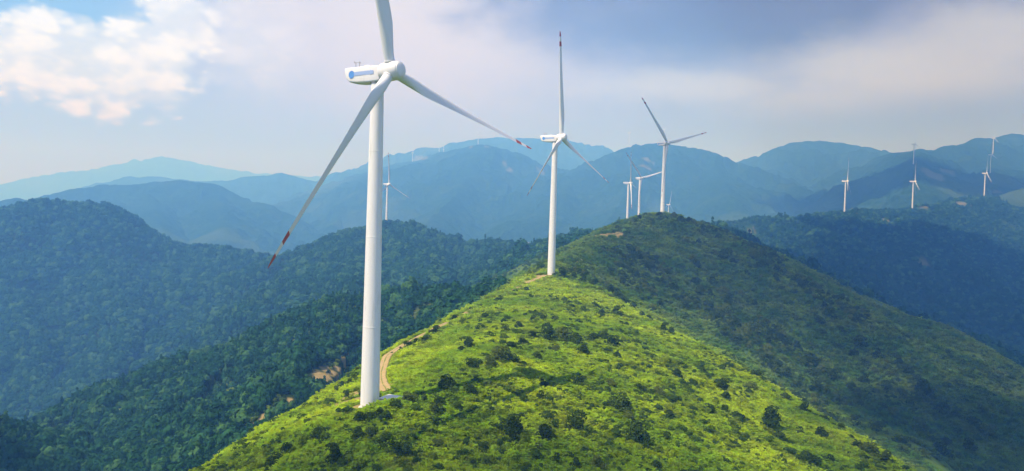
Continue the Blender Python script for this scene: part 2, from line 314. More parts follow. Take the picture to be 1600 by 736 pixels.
# wind turbines: base x, base y (photo), distance; yaw, phase
TURB = [  # kind of placing, yaw deg, phase deg, label
 (T1, 58.95, -17.7, 'tallest nearest white wind turbine on the bright green hill, pale blue mark on its nacelle'),
 (T2, 57.75, -7.1, 'white wind turbine on the green crest beside brown track, second nearest, one blade straight up'),
 (T3, 35.85, -45.5, 'white wind turbine standing behind the rounded hilltop, two blades raised in a V'),
 ((604, 345, 1354), 58, -5, 'small white turbine on the blue-green forest summit right behind the nearest tower'),
 ((980, 349, 1294), 74, 97, 'short white turbine left of two others behind hilltop, one blade level to the right'),
 ((998, 340, 1257), 36, -46, 'slim white turbine between the level-bladed one and the tall one behind the hilltop'),
 ((1043.5, 356, 2870), 50, 14, 'tiny pale turbine just clearing the hilltop at the foot of a tall tower'),
 ((1319.7, 326, 1760), 60, 2, 'white turbine on right blue mountain, leftmost of its row, pale box at its foot'),
 ((1425.5, 322.5, 1955), 66, 4, 'white turbine on right blue mountain with another turbine rising directly above it'),
 ((1427, 258.5, 2840), 70, 12, 'faint turbine high on far right mountain flank, directly above a nearer turbine'),
 ((1538, 304, 2315), 66, -4, 'white turbine on right blue mountain nearest the right edge of the valley row'),
 ((1547, 271, 3030), 72, 6, 'pale thin turbine tower behind and right of the rightmost near row turbine'),
 ((1551, 249, 3830), 72, 0, 'faintest topmost turbine on the far right mountain shoulder'),
 ((644.5, 249, 5450), 60, 5, 'hazy turbine beside a pale bare scar on the far central ridge'),
 ((686, 241, 5200), 62, -8, 'left one of a close pair of hazy turbines on the far central ridge'),
 ((693, 241, 5180), 60, 15, 'right one of a close pair of hazy turbines on the far central ridge'),
 ((747, 226, 4440), 60, -10, 'hazy turbine on the topmost point of the far central ridge'),
 ((983, 232, 3950), 60, 0, 'hazy turbine on the crest left of the middle far peak'),
 ((1038, 223.5, 4010), 60, 8, 'hazy turbine on the middle far peak, behind the hilltop turbine'),
]
tpos = []
for i, q in enumerate(TURB):
    if len(q[0]) == 3 and not isinstance(q[0], tuple): p = q[0].copy()
    else:
        p = at(*q[0]); p[2] = hz1(p[0], p[1])
    tpos.append(p)
    PADS.append((p[0], p[1], p[2], 3.0 if i == 0 else 6.0 if i < 3 else 12.0))

# ------------------------------------------------------------------ polar terrain grid, finer towards the view
az_f = np.radians(np.arange(-43, 43.001, 0.08)); az_c = np.radians(np.arange(43 + 4, 317 - 3, 5.0))
AZ = np.concatenate([az_f, az_c]); NF = len(az_f)
RR = np.concatenate([[1.0, 10, 20, 30, 40], 50 * np.exp(np.arange(0, 741) * 0.0075)]); RR = RR[RR < 13000]
gx = np.sin(AZ)[None] * RR[:, None]; gy = np.cos(AZ)[None] * RR[:, None]
GZ, GK = height(gx, gy)
nr, nc = GZ.shape
tan_ = GZ / RR[:, None]; runmax = np.maximum.accumulate(np.where(RR[:, None] > 45, tan_, -9), axis=0)
def grid_z(x, y):
    a = np.arctan2(x, y); r = np.hypot(x, y); u = (a - AZ[0]) / np.radians(0.08)
    v = np.log(np.maximum(r, 50) / 50) / 0.0075 + 5
    ok = (u > 0) & (u < NF - 2) & (v > 5) & (v < nr - 2)
    u = np.clip(u, 0, NF - 2); v = np.clip(v, 5, nr - 2); iu = u.astype(int); iv = v.astype(int); fu = u - iu; fv = v - iv
    z = (GZ[iv, iu] * (1 - fu) + GZ[iv, iu + 1] * fu) * (1 - fv) + (GZ[iv + 1, iu] * (1 - fu) + GZ[iv + 1, iu + 1] * fu) * fv
    return z, GK[iv, iu], runmax[iv, iu], ok, r
def ray_hit(px, py, dmin=60, dmax=9000):
    d = np.array(px_dir(px, py)); q = dmin * np.exp(np.arange(0, math.log(dmax / dmin), 0.002)) / d[1]
    x = d[0] * q; y = d[1] * q; z = grid_z(x, y)[0]; h = np.nonzero(d[2] * q < z)[0]
    if not len(h): return None
    i = h[0]; return np.array((x[i], y[i], z[i]))

# bare earth, listed as photo x, photo y, radius in metres
EARTH = [(553, 625, 5), (561, 614, 5), (566, 634, 4), (610, 606, 3), (603, 603, 2.5), (846, 432, 3), (856, 430, 3.5), (836, 437, 3), (818, 441, 2.5), (893, 410, 2.5), (901, 408, 2.5), (908, 406, 2.2), (918, 404, 2),
         (499, 594, 4), (507, 588, 5), (516, 582, 4.5), (526, 575, 4), (538, 570, 3.5), (550, 565, 3), (942, 368, 6), (955, 367, 6), (965, 366, 5), (930, 369, 5), (800, 382, 14), (812, 383, 14), (822, 382, 12),
         (648, 250, 40), (655, 249, 45), (662, 248, 30), (735, 230, 20), (760, 230, 20), (788, 256, 18), (795, 266, 20), (845, 270, 20), (1010, 250, 35), (1005, 260, 30), (1172, 362, 5), (1177, 360, 5),
         (1290, 332, 15), (1335, 330, 14), (1330, 333, 14), (1440, 325, 14), (1505, 318, 16), (1497, 320, 16), (1555, 300, 20), (1460, 275, 40), (1480, 268, 30), (600, 346, 14), (612, 346, 14),
         (455, 627, 2.2), (448, 631, 2.2), (440, 635, 2.2), (432, 639, 2.2), (424, 644, 2.2), (416, 649, 2.2), (408, 655, 2.2), (400, 661, 2.2), (392, 667, 2.2), (1445, 412, 14), (1385, 345, 12)]
earth = np.zeros(GZ.shape); bare = np.zeros(GZ.shape)
for px, py, er in EARTH:
    h = ray_hit(px, py)
    if h is None: continue
    d = np.hypot(gx - h[0], gy - h[1])
    k = d < er + 5; bare[k] = 1
    k = d < er * 2.2
    earth[k] = np.maximum(earth[k], sstep(d[k] / er + fbm(gx[k], gy[k], er * 1.2, 3, 88) * 0.8, 1.25, 0.75))
# woodland cover
cover = np.where((GK == 2) | (GK == 3), 1.0, 0.0)
cl = fbm(gx, gy, 95, 4, 101)
clear_z = (GK == 2) & (gy < 620) & (gx > -210)
cover = np.where(clear_z, np.where(gx < -70, 1.0, sstep(cl + 0.5, -0.1, 0.15)), cover)
cover = np.where(GK >= 4, sstep(fbm(gx, gy, 420, 4, 111), -0.62, -0.2), cover)
cover = cover * (1 - earth)

def leaf_out(t, colr, trans=0.35, lift=0.6):
    """leaf: diffuse and translucent, its normal leaning to the sky as the many leaves it stands for do"""
    g = t.new('ShaderNodeNewGeometry'); v1 = t.new('ShaderNodeVectorMath', operation='SCALE'); t.l.new(g.outputs['Normal'], v1.inputs[0]); v1.inputs['Scale'].default_value = 1 - lift
    v2 = t.new('ShaderNodeVectorMath', operation='ADD'); t.l.new(v1.outputs[0], v2.inputs[0]); v2.inputs[1].default_value = (0, 0, lift)
    v3 = t.new('ShaderNodeVectorMath', operation='NORMALIZE'); t.l.new(v2.outputs[0], v3.inputs[0])
    d = t.new('ShaderNodeBsdfDiffuse'); t.put(d.inputs[0], colr); t.l.new(v3.outputs[0], d.inputs['Normal'])
    tr = t.new('ShaderNodeBsdfTranslucent'); t.put(tr.inputs[0], colr)
    m1 = t.new('ShaderNodeMixShader'); m1.inputs[0].default_value = trans; t.l.new(d.outputs[0], m1.inputs[1]); t.l.new(tr.outputs[0], m1.inputs[2])
    t.l.new(m1.outputs[0], t.out.inputs[0])
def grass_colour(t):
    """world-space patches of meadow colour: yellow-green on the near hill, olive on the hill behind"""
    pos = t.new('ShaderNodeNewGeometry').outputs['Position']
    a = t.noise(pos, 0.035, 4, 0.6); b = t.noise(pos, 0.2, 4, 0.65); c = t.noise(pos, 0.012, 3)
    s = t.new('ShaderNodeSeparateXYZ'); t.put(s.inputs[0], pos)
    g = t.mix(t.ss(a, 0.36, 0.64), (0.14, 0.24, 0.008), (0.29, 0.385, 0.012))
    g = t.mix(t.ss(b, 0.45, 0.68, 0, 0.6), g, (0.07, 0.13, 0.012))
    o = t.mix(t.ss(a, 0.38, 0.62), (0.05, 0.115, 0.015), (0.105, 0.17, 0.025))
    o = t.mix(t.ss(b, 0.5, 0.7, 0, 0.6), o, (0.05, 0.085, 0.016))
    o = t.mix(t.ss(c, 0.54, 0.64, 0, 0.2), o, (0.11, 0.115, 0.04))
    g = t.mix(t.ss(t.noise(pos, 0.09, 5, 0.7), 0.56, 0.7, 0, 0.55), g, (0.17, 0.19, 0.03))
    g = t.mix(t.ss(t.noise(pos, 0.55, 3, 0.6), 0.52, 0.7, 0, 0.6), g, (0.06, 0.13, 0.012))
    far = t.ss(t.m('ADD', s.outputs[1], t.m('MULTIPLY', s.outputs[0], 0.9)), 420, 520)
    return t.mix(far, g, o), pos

def mat_ground(name, kind):
    m, t = material(name)
    gcol, pos = grass_colour(t)
    e = t.attr('earth'); cv = t.attr('cover')
    n1 = t.noise(pos, 0.05, 6, 0.65); n2 = t.noise(pos, 0.012, 5, 0.6); n3 = t.noise(pos, 0.35, 4, 0.6)
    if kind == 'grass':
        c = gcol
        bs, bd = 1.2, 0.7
    elif kind == 'wood':
        c = t.mix(cv, t.mix(n1, (0.05, 0.085, 0.02), (0.10, 0.13, 0.03)), t.mix(n3, (0.012, 0.026, 0.008), (0.03, 0.052, 0.014)))
        bs, bd = 0.3, 1.5
    else:
        w1 = t.mix(t.ss(n1, 0.35, 0.65), (0.010, 0.038, 0.016), (0.026, 0.070, 0.026))
        c = t.mix(cv, t.mix(n1, (0.035, 0.075, 0.03), (0.07, 0.115, 0.04)), w1)
        c = t.mix(t.ss(n2, 0.52, 0.66, 0, 0.4), c, (0.05, 0.095, 0.035))
        bs, bd = 0.06, 9.0
    ec = t.mix(n3, (0.28, 0.20, 0.08), (0.46, 0.36, 0.17))
    c = t.mix(t.m('MULTIPLY', e, 0.35 if kind == 'far' else 0.9), c, ec)
    b = t.new('ShaderNodeBsdfDiffuse'); t.put(b.inputs[0], c); b.inputs[1].default_value = 0.5
    bp = t.new('ShaderNodeBump'); bp.inputs['Strength'].default_value = 0.9; bp.inputs['Distance'].default_value = bd
    t.put(bp.inputs['Height'], t.noise(pos, bs, 4, 0.65)); t.l.new(bp.outputs[0], b.inputs['Normal'])
    t.l.new(b.outputs[0], t.out.inputs[0])
    return m
def raw_mesh(name, V, Fc, mats, attrs=None, smooth=True, midx=None):
    """numpy verts and quads/tris into one mesh"""
    me = bpy.data.meshes.new(name); n = Fc.shape[1]
    me.vertices.add(len(V)); me.vertices.foreach_set('co', np.ascontiguousarray(V, np.float32).ravel())
    me.loops.add(Fc.size); me.loops.foreach_set('vertex_index', np.ascontiguousarray(Fc, np.int32).ravel())
    me.polygons.add(len(Fc)); me.polygons.foreach_set('loop_start', np.arange(0, Fc.size, n, dtype=np.int32))
    me.polygons.foreach_set('use_smooth', np.full(len(Fc), smooth))
    for m in mats: me.materials.append(m)
    if midx is not None: me.polygons.foreach_set('material_index', np.asarray(midx, np.int32))
    for k, (dom, arr) in (attrs or {}).items():
        a = me.attributes.new(k, 'FLOAT', dom); a.data.foreach_set('value', np.ascontiguousarray(arr, np.float32))
    me.update(calc_edges=True); me.validate()
    return me
def link(name, me, parent=None, **props):
    o = bpy.data.objects.new(name, me); C.objects.link(o)
    if parent is not None: o.parent = parent
    for k, v in props.items(): o[k] = v
    return o

cols = np.arange(nc); nxt = (cols + 1) % nc
I = np.arange(nr)[:, None] * nc
q = np.stack([I[:-1] + cols, I[:-1] + nxt, I[1:] + nxt, I[1:] + cols], -1).reshape(-1, 4)[:, ::-1]
qk = GK[:-1].ravel()
allV = np.stack([gx, gy, GZ], -1).reshape(-1, 3)
def piece(name, kinds, mat):
    f = q[np.isin(qk, kinds)]
    if not len(f): return
    u, inv = np.unique(f, return_inverse=True)
    me = raw_mesh(name, allV[u], inv.reshape(-1, 4), [mat], {'earth': ('POINT', earth.ravel()[u]), 'cover': ('POINT', cover.ravel()[u])})
    return link(name, me, kind='structure')
m_grass = mat_ground('meadow', 'grass'); m_wood = mat_ground('forest_floor', 'wood'); m_far = mat_ground('mountain_cover', 'far')
piece('grassy_hill', [0], m_grass); piece('scrub_hill', [1], m_grass); piece('forest_hills', [2], m_wood); piece('shaded_ridge', [3], m_wood)
piece('mountain', [4], m_far); piece('far_mountains', [5], m_far); piece('valley', [6], m_far)

# ------------------------------------------------------------------ leaf meshes
def rng(s): return np.random.default_rng(s)
def quads(cen, nor, size, r, asp=0.6):
    """one leaf clump quad at each centre, facing nor"""
    n = len(cen); nor = nor / np.linalg.norm(nor, axis=1, keepdims=True)
    h = r.normal(size=(n, 3)); a = np.cross(nor, h); a /= np.linalg.norm(a, axis=1, keepdims=True); b = np.cross(nor, a)
    s = size[:, None]; V = np.stack([cen - a * s, cen + b * s * asp - nor * s * 0.2, cen + a * s, cen - b * s * asp + nor * s * 0.15], 1).reshape(-1, 3)
    return V, np.arange(n * 4).reshape(-1, 4)
def crown(seed, lumps, per, leaf, squash=0.8, conic=0.0, low=0.12):
    """leafy crown about 1 wide and `squash` tall, base at z=0"""
    r = rng(seed); cs = []; ns = []; ts = []
    for i in range(lumps):
        a = r.uniform(0, 2 * math.pi); hgt = r.uniform(low, 0.85); rad = (1 - conic * hgt) * r.uniform(0.05, 0.33) * (1.1 - 0.6 * hgt)
        c = np.array((math.cos(a) * rad, math.sin(a) * rad, hgt * squash)); lr = r.uniform(0.13, 0.24) * (1 - 0.6 * conic * hgt)
        d = r.normal(size=(per, 3)); d /= np.linalg.norm(d, axis=1, keepdims=True); d[:, 2] = np.where(d[:, 2] < -0.5, -d[:, 2], d[:, 2])
        q = c + d * lr * r.uniform(0.75, 1.12, (per, 1)) * (1, 1, 0.85)
        cs.append(q); ns.append(d + r.normal(size=(per, 3)) * 0.45 + (0, 0, 0.25)); ts.append(np.clip(r.uniform(0, 1) * 0.6 + r.uniform(0, 0.4, per), 0, 1))
    cs = np.concatenate(cs); ns = np.concatenate(ns); ts = np.concatenate(ts)
    k = cs[:, 2] > 0.0; cs, ns, ts = cs[k], ns[k], ts[k]
    V, Fc = quads(cs, ns, leaf * r.uniform(0.7, 1.3, len(cs)), r)
    return V, Fc, ts
def mat_leaf(name, dark, light, warm, trans=0.3, lift=0.35):
    m, t = material(name)
    rnd = t.new('ShaderNodeObjectInfo').outputs['Random']; tone = t.attr('tone')
    c = t.mix(t.m('MULTIPLY', tone, 1.0), dark, light)
    c = t.mix(t.ss(rnd, 0.6, 1.0, 0, 0.75), c, warm)
    c2 = t.new('ShaderNodeHueSaturation'); t.put(c2.inputs['Color'], c)
    t.put(c2.inputs['Value'], t.m('ADD', 0.6, t.m('MULTIPLY', rnd, 0.75)))
    leaf_out(t, c2.outputs[0], trans, lift)
    return m
m_shrub = mat_leaf('shrub_leaves', (0.014, 0.034, 0.008), (0.07, 0.12, 0.016), (0.09, 0.12, 0.02), 0.2)
m_tree = mat_leaf('forest_leaves', (0.009, 0.040, 0.016), (0.034, 0.115, 0.04), (0.062, 0.14, 0.036), 0.12, 0.1)
m_bark = None
def leaf_mesh(name, data, mat):
    V, Fc, ts = data; return raw_mesh(name, V, Fc, [mat], {'tone': ('FACE', ts)}, smooth=False)
SHRUB = [leaf_mesh('shrub', crown(100 + i, 9 + i % 4, 95, 0.042, 0.62 + 0.07 * (i % 4)), m_shrub) for i in range(8)]

# ------------------------------------------------------------------ geometry-node scatter for what nobody could count
def scatter(name, P, rot, scl, idx, meshes, **props):
    col_ = bpy.data.collections.new(name + '_kinds')
    for i, me in enumerate(meshes):
        o = bpy.data.objects.new('%s_kind_%02d' % (name, i), me); col_.objects.link(o)
    me = bpy.data.meshes.new(name); me.vertices.add(len(P)); me.vertices.foreach_set('co', np.ascontiguousarray(P, np.float32).ravel())
    for k, ty, ar, fld in (('rot', 'FLOAT_VECTOR', rot, 'vector'), ('scl', 'FLOAT_VECTOR', scl, 'vector'), ('idx', 'INT', idx, 'value')):
        a = me.attributes.new(k, ty, 'POINT'); a.data.foreach_set(fld, np.ascontiguousarray(ar, np.int32 if ty == 'INT' else np.float32).ravel())
    o = link(name, me, kind='stuff', **props)
    g = bpy.data.node_groups.new(name, 'GeometryNodeTree')
    g.interface.new_socket('Geometry', in_out='INPUT', socket_type='NodeSocketGeometry'); g.interface.new_socket('Geometry', in_out='OUTPUT', socket_type='NodeSocketGeometry')
    t = NT(g); gi = t.new('NodeGroupInput'); go = t.new('NodeGroupOutput'); iop = t.new('GeometryNodeInstanceOnPoints')
    ci = t.new('GeometryNodeCollectionInfo'); ci.inputs['Collection'].default_value = col_; ci.inputs['Separate Children'].default_value = True; ci.inputs['Reset Children'].default_value = True
    def na(nm, ty): n = t.new('GeometryNodeInputNamedAttribute', data_type=ty); n.inputs[0].default_value = nm; return n.outputs[0]
    t.l.new(gi.outputs[0], iop.inputs['Points']); t.l.new(ci.outputs[0], iop.inputs['Instance']); iop.inputs['Pick Instance'].default_value = True
    t.l.new(na('idx', 'INT'), iop.inputs['Instance Index']); t.l.new(na('rot', 'FLOAT_VECTOR'), iop.inputs['Rotation']); t.l.new(na('scl', 'FLOAT_VECTOR'), iop.inputs['Scale'])
    t.l.new(iop.outputs[0], go.inputs[0])
    md = o.modifiers.new('scatter', 'NODES'); md.node_group = g
    return o
def spread(x0, x1, y0, y1, step, seed, margin, kinds, az_lim=36.5):
    """jittered ground points that the picture or a step aside could show"""
    r = rng(seed); X, Y = np.meshgrid(np.arange(x0, x1, step), np.arange(y0, y1, step)); X = X.ravel() + r.uniform(-.5, .5, X.size) * step; Y = Y.ravel() + r.uniform(-.5, .5, Y.size) * step
    k = (np.abs(np.arctan2(X, Y)) < R(az_lim)) & (Y > 0); X, Y = X[k], Y[k]
    z, kd, rm, ok, rr = grid_z(X, Y)
    k = ok & np.isin(kd, kinds) & ((z + margin) / rr > rm - 0.002)
    return X[k], Y[k], z[k], kd[k], rr[k], r
def lookup(arr, x, y):
    a = np.arctan2(x, y); rr = np.hypot(x, y); iu = np.clip(np.round((a - AZ[0]) / np.radians(0.08)).astype(int), 0, NF - 1)
    iv = np.clip(np.round(np.log(np.maximum(rr, 50) / 50) / 0.0075 + 5).astype(int), 0, nr - 1); return arr[iv, iu]

# ------------------------------------------------------------------ dirt track draped on the hill
def drape(name, pl, width, lift, mat, **props):
    P = np.array([p for p in pl if p is not None]); P = crest_round(P, 8)
    d = np.gradient(P[:, :2], axis=0); d /= np.linalg.norm(d, axis=1, keepdims=True) + 1e-9; n = np.stack([-d[:, 1], d[:, 0]], 1)
    V = []; m_ = 9
    wv = width * (1 + 0.25 * fbm(P[:, 0], P[:, 1], 12, 2, 7))
    for j in range(m_):
        o_ = (j / (m_ - 1) - 0.5) * wv; xy = P[:, :2] + n * o_[:, None]; V.append(np.column_stack([xy, grid_z(xy[:, 0], xy[:, 1])[0] + lift * (0.3 if j in (0, m_ - 1) else 1)]))
    V = np.stack(V, 1); L = len(P); ids = np.arange(L * m_).reshape(L, m_)
    Fc = np.stack([ids[:-1, :-1], ids[1:, :-1], ids[1:, 1:], ids[:-1, 1:]], -1).reshape(-1, 4)
    rut = np.tile((0, .5, 1, .9, 0.25, .9, 1, .5, 0), (L, 1)) + 0.35 * fbm(V[..., 0], V[..., 1], 2.5, 3, 12)
    return link(name, raw_mesh(name, V.reshape(-1, 3), Fc, [mat], {'rut': ('POINT', np.clip(rut, 0, 1).ravel())}), kind='structure', **props), P
m_dirt, t = material('dirt'); pos = t.new('ShaderNodeNewGeometry').outputs['Position']
b = t.new('ShaderNodeBsdfDiffuse'); dirt = t.mix(t.noise(pos, 0.6, 5, 0.7), (0.26, 0.18, 0.085), (0.55, 0.43, 0.22))
t.put(b.inputs[0], t.mix(t.ss(t.attr('rut'), 0.2, 0.65), (0.16, 0.19, 0.04), dirt)); t.l.new(b.outputs[0], t.out.inputs[0])
trk = [ray_hit(*p, 120, 520) for p in [(604, 612), (597, 598), (596, 582), (601, 566), (611, 552), (628, 541), (650, 530), (680, 514), (715, 497), (760, 475), (800, 455), (830, 440), (852, 431)]]
track, TRK = drape('dirt_track', trk, 3.4, 0.3, m_dirt)

def near_track(x, y, d):
    m = np.full(x.shape, 1e9)
    for p in TRK[::2]: m = np.minimum(m, np.hypot(x - p[0], y - p[1]))
    return m < d
def near_pad(x, y, d):
    m = np.zeros(x.shape, bool)
    for p in tpos[:3]: m |= np.hypot(x - p[0], y - p[1]) < d
    return m

# ------------------------------------------------------------------ forest on the left hills and shaded ridge
def euler_z(r, n, lean=0.08): return np.stack([r.normal(0, lean, n), r.normal(0, lean, n), r.uniform(0, 6.283, n)], 1)
def dome(seed, n, leaf, tall):
    """broadleaf crown: one lumpy dome of outward-facing leaf clumps"""
    r = rng(seed); d = r.normal(size=(n, 3)); d[:, 2] = np.abs(d[:, 2]) * 1.1 - 0.25; d /= np.linalg.norm(d, axis=1, keepdims=True)
    lump = 1 + 0.22 * np.sin(d[:, 0] * 5 + seed) * np.sin(d[:, 1] * 5 + 2 * seed) + 0.12 * np.sin(d[:, 2] * 9 + seed)
    P = d * (0.5, 0.5, 0.55 * tall) * (lump * r.uniform(0.86, 1.06, n))[:, None] + (0, 0, 0.45 * tall)
    V, Fc = quads(P, d + r.normal(size=(n, 3)) * 0.28, leaf * r.uniform(0.7, 1.3, n), r, 0.75); return V, Fc, np.clip(0.25 + 0.5 * r.uniform(size=n) + 0.3 * (lump - 1) / 0.3, 0, 1)
TREES = [leaf_mesh('tree_crown', dome(200 + i, 330, 0.11, 0.85 + 0.12 * (i % 3)), m_tree) for i in range(6)]
TREES += [leaf_mesh('tree_crown', crown(230 + i, 11, 32, 0.075, 1.5, 0.85, 0.05), m_tree) for i in range(3)]
def forest(name, x0, x1, y0, y1, step, size, seed, kinds, conif=0.2, margin=14, thr=0.4):
    X, Y, Z, kd, rr, r = spread(x0, x1, y0, y1, step, seed, margin, kinds)
    k = (lookup(cover * (1 - bare), X, Y) * r.uniform(0.6, 1.2, len(X)) > thr) & ~near_track(X, Y, 7); X, Y, Z = X[k], Y[k], Z[k]; n = len(X)
    s = size * np.exp(r.normal(0, 0.22, n)) * (1 + 0.3 * fbm(X, Y, 60, 2, 6)); hs = s * r.uniform(0.85, 1.2, n)
    cf = r.uniform(0, 1, n) + 0.5 * fbm(X, Y, 120, 2, 16) < conif
    idx = np.where(cf, r.integers(6, 9, n), r.integers(0, 6, n))
    s = np.where(cf, s * 0.75, s); 
    print(name, n)
    scatter(name, np.stack([X, Y, Z - 0.12 * s], 1), euler_z(r, n), np.stack([s, s, hs], 1), idx, TREES, label='dense woodland covering the hillsides', category='forest')
forest('near_forest', -620, 120, 250, 680, 3.9, 5.8, 1, [2], 0.1)
forest('hillside_forest', -1150, 320, 680, 1750, 6.5, 8.8, 2, [2, 6], 0.0)
forest('ridge_forest', 60, 800, 600, 1050, 6.0, 7.5, 3, [3, 6], 0.1)
forest('mountain_forest', 250, 2000, 1050, 2600, 8.0, 6.5, 4, [4], 0.0, 14, 0.5)

# ------------------------------------------------------------------ tall grass on the near hill, scrub on the hill behind
def tuft(seed, blades, rad, hgt, wid):
    r = rng(seed); V = []; Fc = []
    for i in range(blades):
        a = r.uniform(0, 6.283); b = r.uniform(0, 6.283); q = rad * math.sqrt(r.uniform()); p = np.array((math.cos(a) * q, math.sin(a) * q, -0.05))
        h = hgt * r.uniform(0.45, 1.1); ln = hgt * r.uniform(0.5, 1.0); d = np.array((math.cos(b), math.sin(b), 0)); s = np.array((-d[1], d[0], 0)) * wid * r.uniform(0.7, 1.4)
        n = len(V); V += [p - s * .5, p + s * .5, p + d * ln * .25 + (0, 0, h * .8) + s * .8, p + d * ln * .25 + (0, 0, h * .8) - s * .8, p + d * ln * .7 + (0, 0, h) + s * .7, p + d * ln * .7 + (0, 0, h) - s * .7, p + d * ln * 1.15 + (0, 0, h * .8)]
        Fc += [(n, n + 1, n + 2, n + 3), (n + 3, n + 2, n + 4, n + 5), (n + 5, n + 4, n + 6, n + 6)]
    V = np.array(V); tri = np.array([f[:3] if True else f for f in Fc]); 
    F3 = []
    for f in Fc:
        F3.append(f[:3])
        if f[2] != f[3]: F3.append((f[0], f[2], f[3]))
    return V, np.array(F3)
m_blade, t = material('grass_blades')
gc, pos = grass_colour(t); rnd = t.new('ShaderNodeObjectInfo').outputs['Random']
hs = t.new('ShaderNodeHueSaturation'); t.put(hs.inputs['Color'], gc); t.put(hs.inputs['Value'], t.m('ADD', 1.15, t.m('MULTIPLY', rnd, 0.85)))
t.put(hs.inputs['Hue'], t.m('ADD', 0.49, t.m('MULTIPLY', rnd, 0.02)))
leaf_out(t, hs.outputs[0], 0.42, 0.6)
TUFT = [raw_mesh('grass_tuft', *tuft(300 + i, 15, 0.7, 0.9, 0.2), [m_blade], smooth=False) for i in range(5)]
def grass(name, box, step, size, seed, kinds, margin, dens=None):
    X, Y, Z, kd, rr, r = spread(*box, step, seed, margin, kinds)
    k = ~near_track(X, Y, 2.9) & (lookup(earth, X, Y) < 0.45) & ~near_pad(X, Y, 4.6); X, Y, Z, rr = X[k], Y[k], Z[k], rr[k]; n = len(X)
    cl = 0.75 + 0.8 * fbm(X, Y, 5, 3, 4) + 0.35 * fbm(X, Y, 26, 2, 14); s = size * np.clip(cl, 0.25, 1.7) * r.uniform(0.75, 1.25, n)
    print(name, n)
    scatter(name, np.stack([X, Y, Z], 1), euler_z(r, n, 0.15), np.stack([s * 1.1, s * 1.1, s], 1), r.integers(0, 5, n), TUFT, label='tall grass growing over the green hillsides', category='grass')
grass('meadow_grass', (-140, 200, 90, 300), 0.62, 1.0, 11, [0], 3)
grass('crest_grass', (-120, 200, 300, 520), 1.15, 1.5, 12, [0, 1], 3)
grass('slope_grass', (40, 520, 360, 800), 2.2, 2.2, 13, [1], 3)

# small leafy undergrowth between the grasses
m_under, t = material('undergrowth_leaves')
gc, pos = grass_colour(t); rnd = t.new('ShaderNodeObjectInfo').outputs['Random']; tone = t.attr('tone')
c = t.mix(t.ss(rnd, 0.25, 0.9), (0.045, 0.09, 0.012), gc); hs = t.new('ShaderNodeHueSaturation'); t.put(hs.inputs['Color'], c); t.put(hs.inputs['Value'], t.m('ADD', 0.7, t.m('MULTIPLY', tone, 0.6)))
leaf_out(t, hs.outputs[0], 0.3)
UNDER = [leaf_mesh('undergrowth', crown(400 + i, 6, 45, 0.07, 0.55), m_under) for i in range(5)]
def under(name, box, step, size, seed, kinds, thr):
    X, Y, Z, kd, rr, r = spread(*box, step, seed, 4, kinds)
    den = fbm(X, Y, 30, 4, 71)
    k = (den + r.uniform(-0.35, 0.35, len(X)) > thr) & ~near_track(X, Y, 4) & (lookup(earth, X, Y) < 0.3) & ~near_pad(X, Y, 4.5); X, Y, Z = X[k], Y[k], Z[k]; n = len(X); s = size * np.exp(r.normal(0, 0.35, n))
    print(name, n)
    scatter(name, np.stack([X, Y, Z - 0.1 * s], 1), euler_z(r, n), np.stack([s, s, s * r.uniform(0.7, 1.1, n)], 1), r.integers(0, 5, n), UNDER, label='low leafy undergrowth mixed into the hillside grass', category='undergrowth')
under('undergrowth', (-140, 200, 90, 300), 1.5, 1.9, 21, [0], 0.0)
under('crest_undergrowth', (-120, 220, 300, 520), 2.2, 2.2, 22, [0, 1], 0.05)
under('slope_undergrowth', (-60, 520, 360, 820), 4.0, 3.4, 23, [1], 0.02)
under('clearing_undergrowth', (-330, 40, 260, 640), 3.0, 3.2, 24, [2], -0.15)

# dark thickets filling the gullies of the hill behind
GUL = [[(1000, 400), (1042, 446), (1085, 475), (1130, 503), (1186, 550), (1240, 600), (1290, 650)], [(900, 425), (930, 440), (960, 470), (1000, 500), (1050, 535), (1100, 572), (1160, 610)], [(1110, 355), (1180, 390), (1250, 440), (1330, 495)],
       [(960, 400), (985, 430), (1010, 470)], [(1200, 520), (1240, 560), (1290, 610)]]
GP = []
for l in GUL:
    for (x0, y0), (x1, y1) in zip(l[:-1], l[1:]):
        for k in range(12):
            h = ray_hit(x0 + (x1 - x0) * k / 12, y0 + (y1 - y0) * k / 12, 200, 900)
            if h is not None: GP.append(h)
GP = np.array(GP)
X, Y, Z, kd, rr, r_ = spread(20, 520, 330, 800, 3.2, 31, 5, [0, 1])
dm = np.full(X.shape, 1e9)
for p in GP: dm = np.minimum(dm, np.hypot(X - p[0], Y - p[1]))
k = (dm + 16 * fbm(X, Y, 22, 3, 33) + r_.uniform(-5, 5, len(X)) < 9) & (kd == 1); X, Y, Z = X[k], Y[k], Z[k]; n = len(X); s_ = 4.6 * np.exp(r_.normal(0, 0.3, n))
print('thicket', n)
scatter('gully_thicket', np.stack([X, Y, Z - 0.1 * s_], 1), euler_z(r_, n), np.stack([s_ * 1.1, s_ * 1.1, s_], 1), r_.integers(0, 8, n), SHRUB, label='dark thicket filling the gullies of the hill behind', category='thicket')

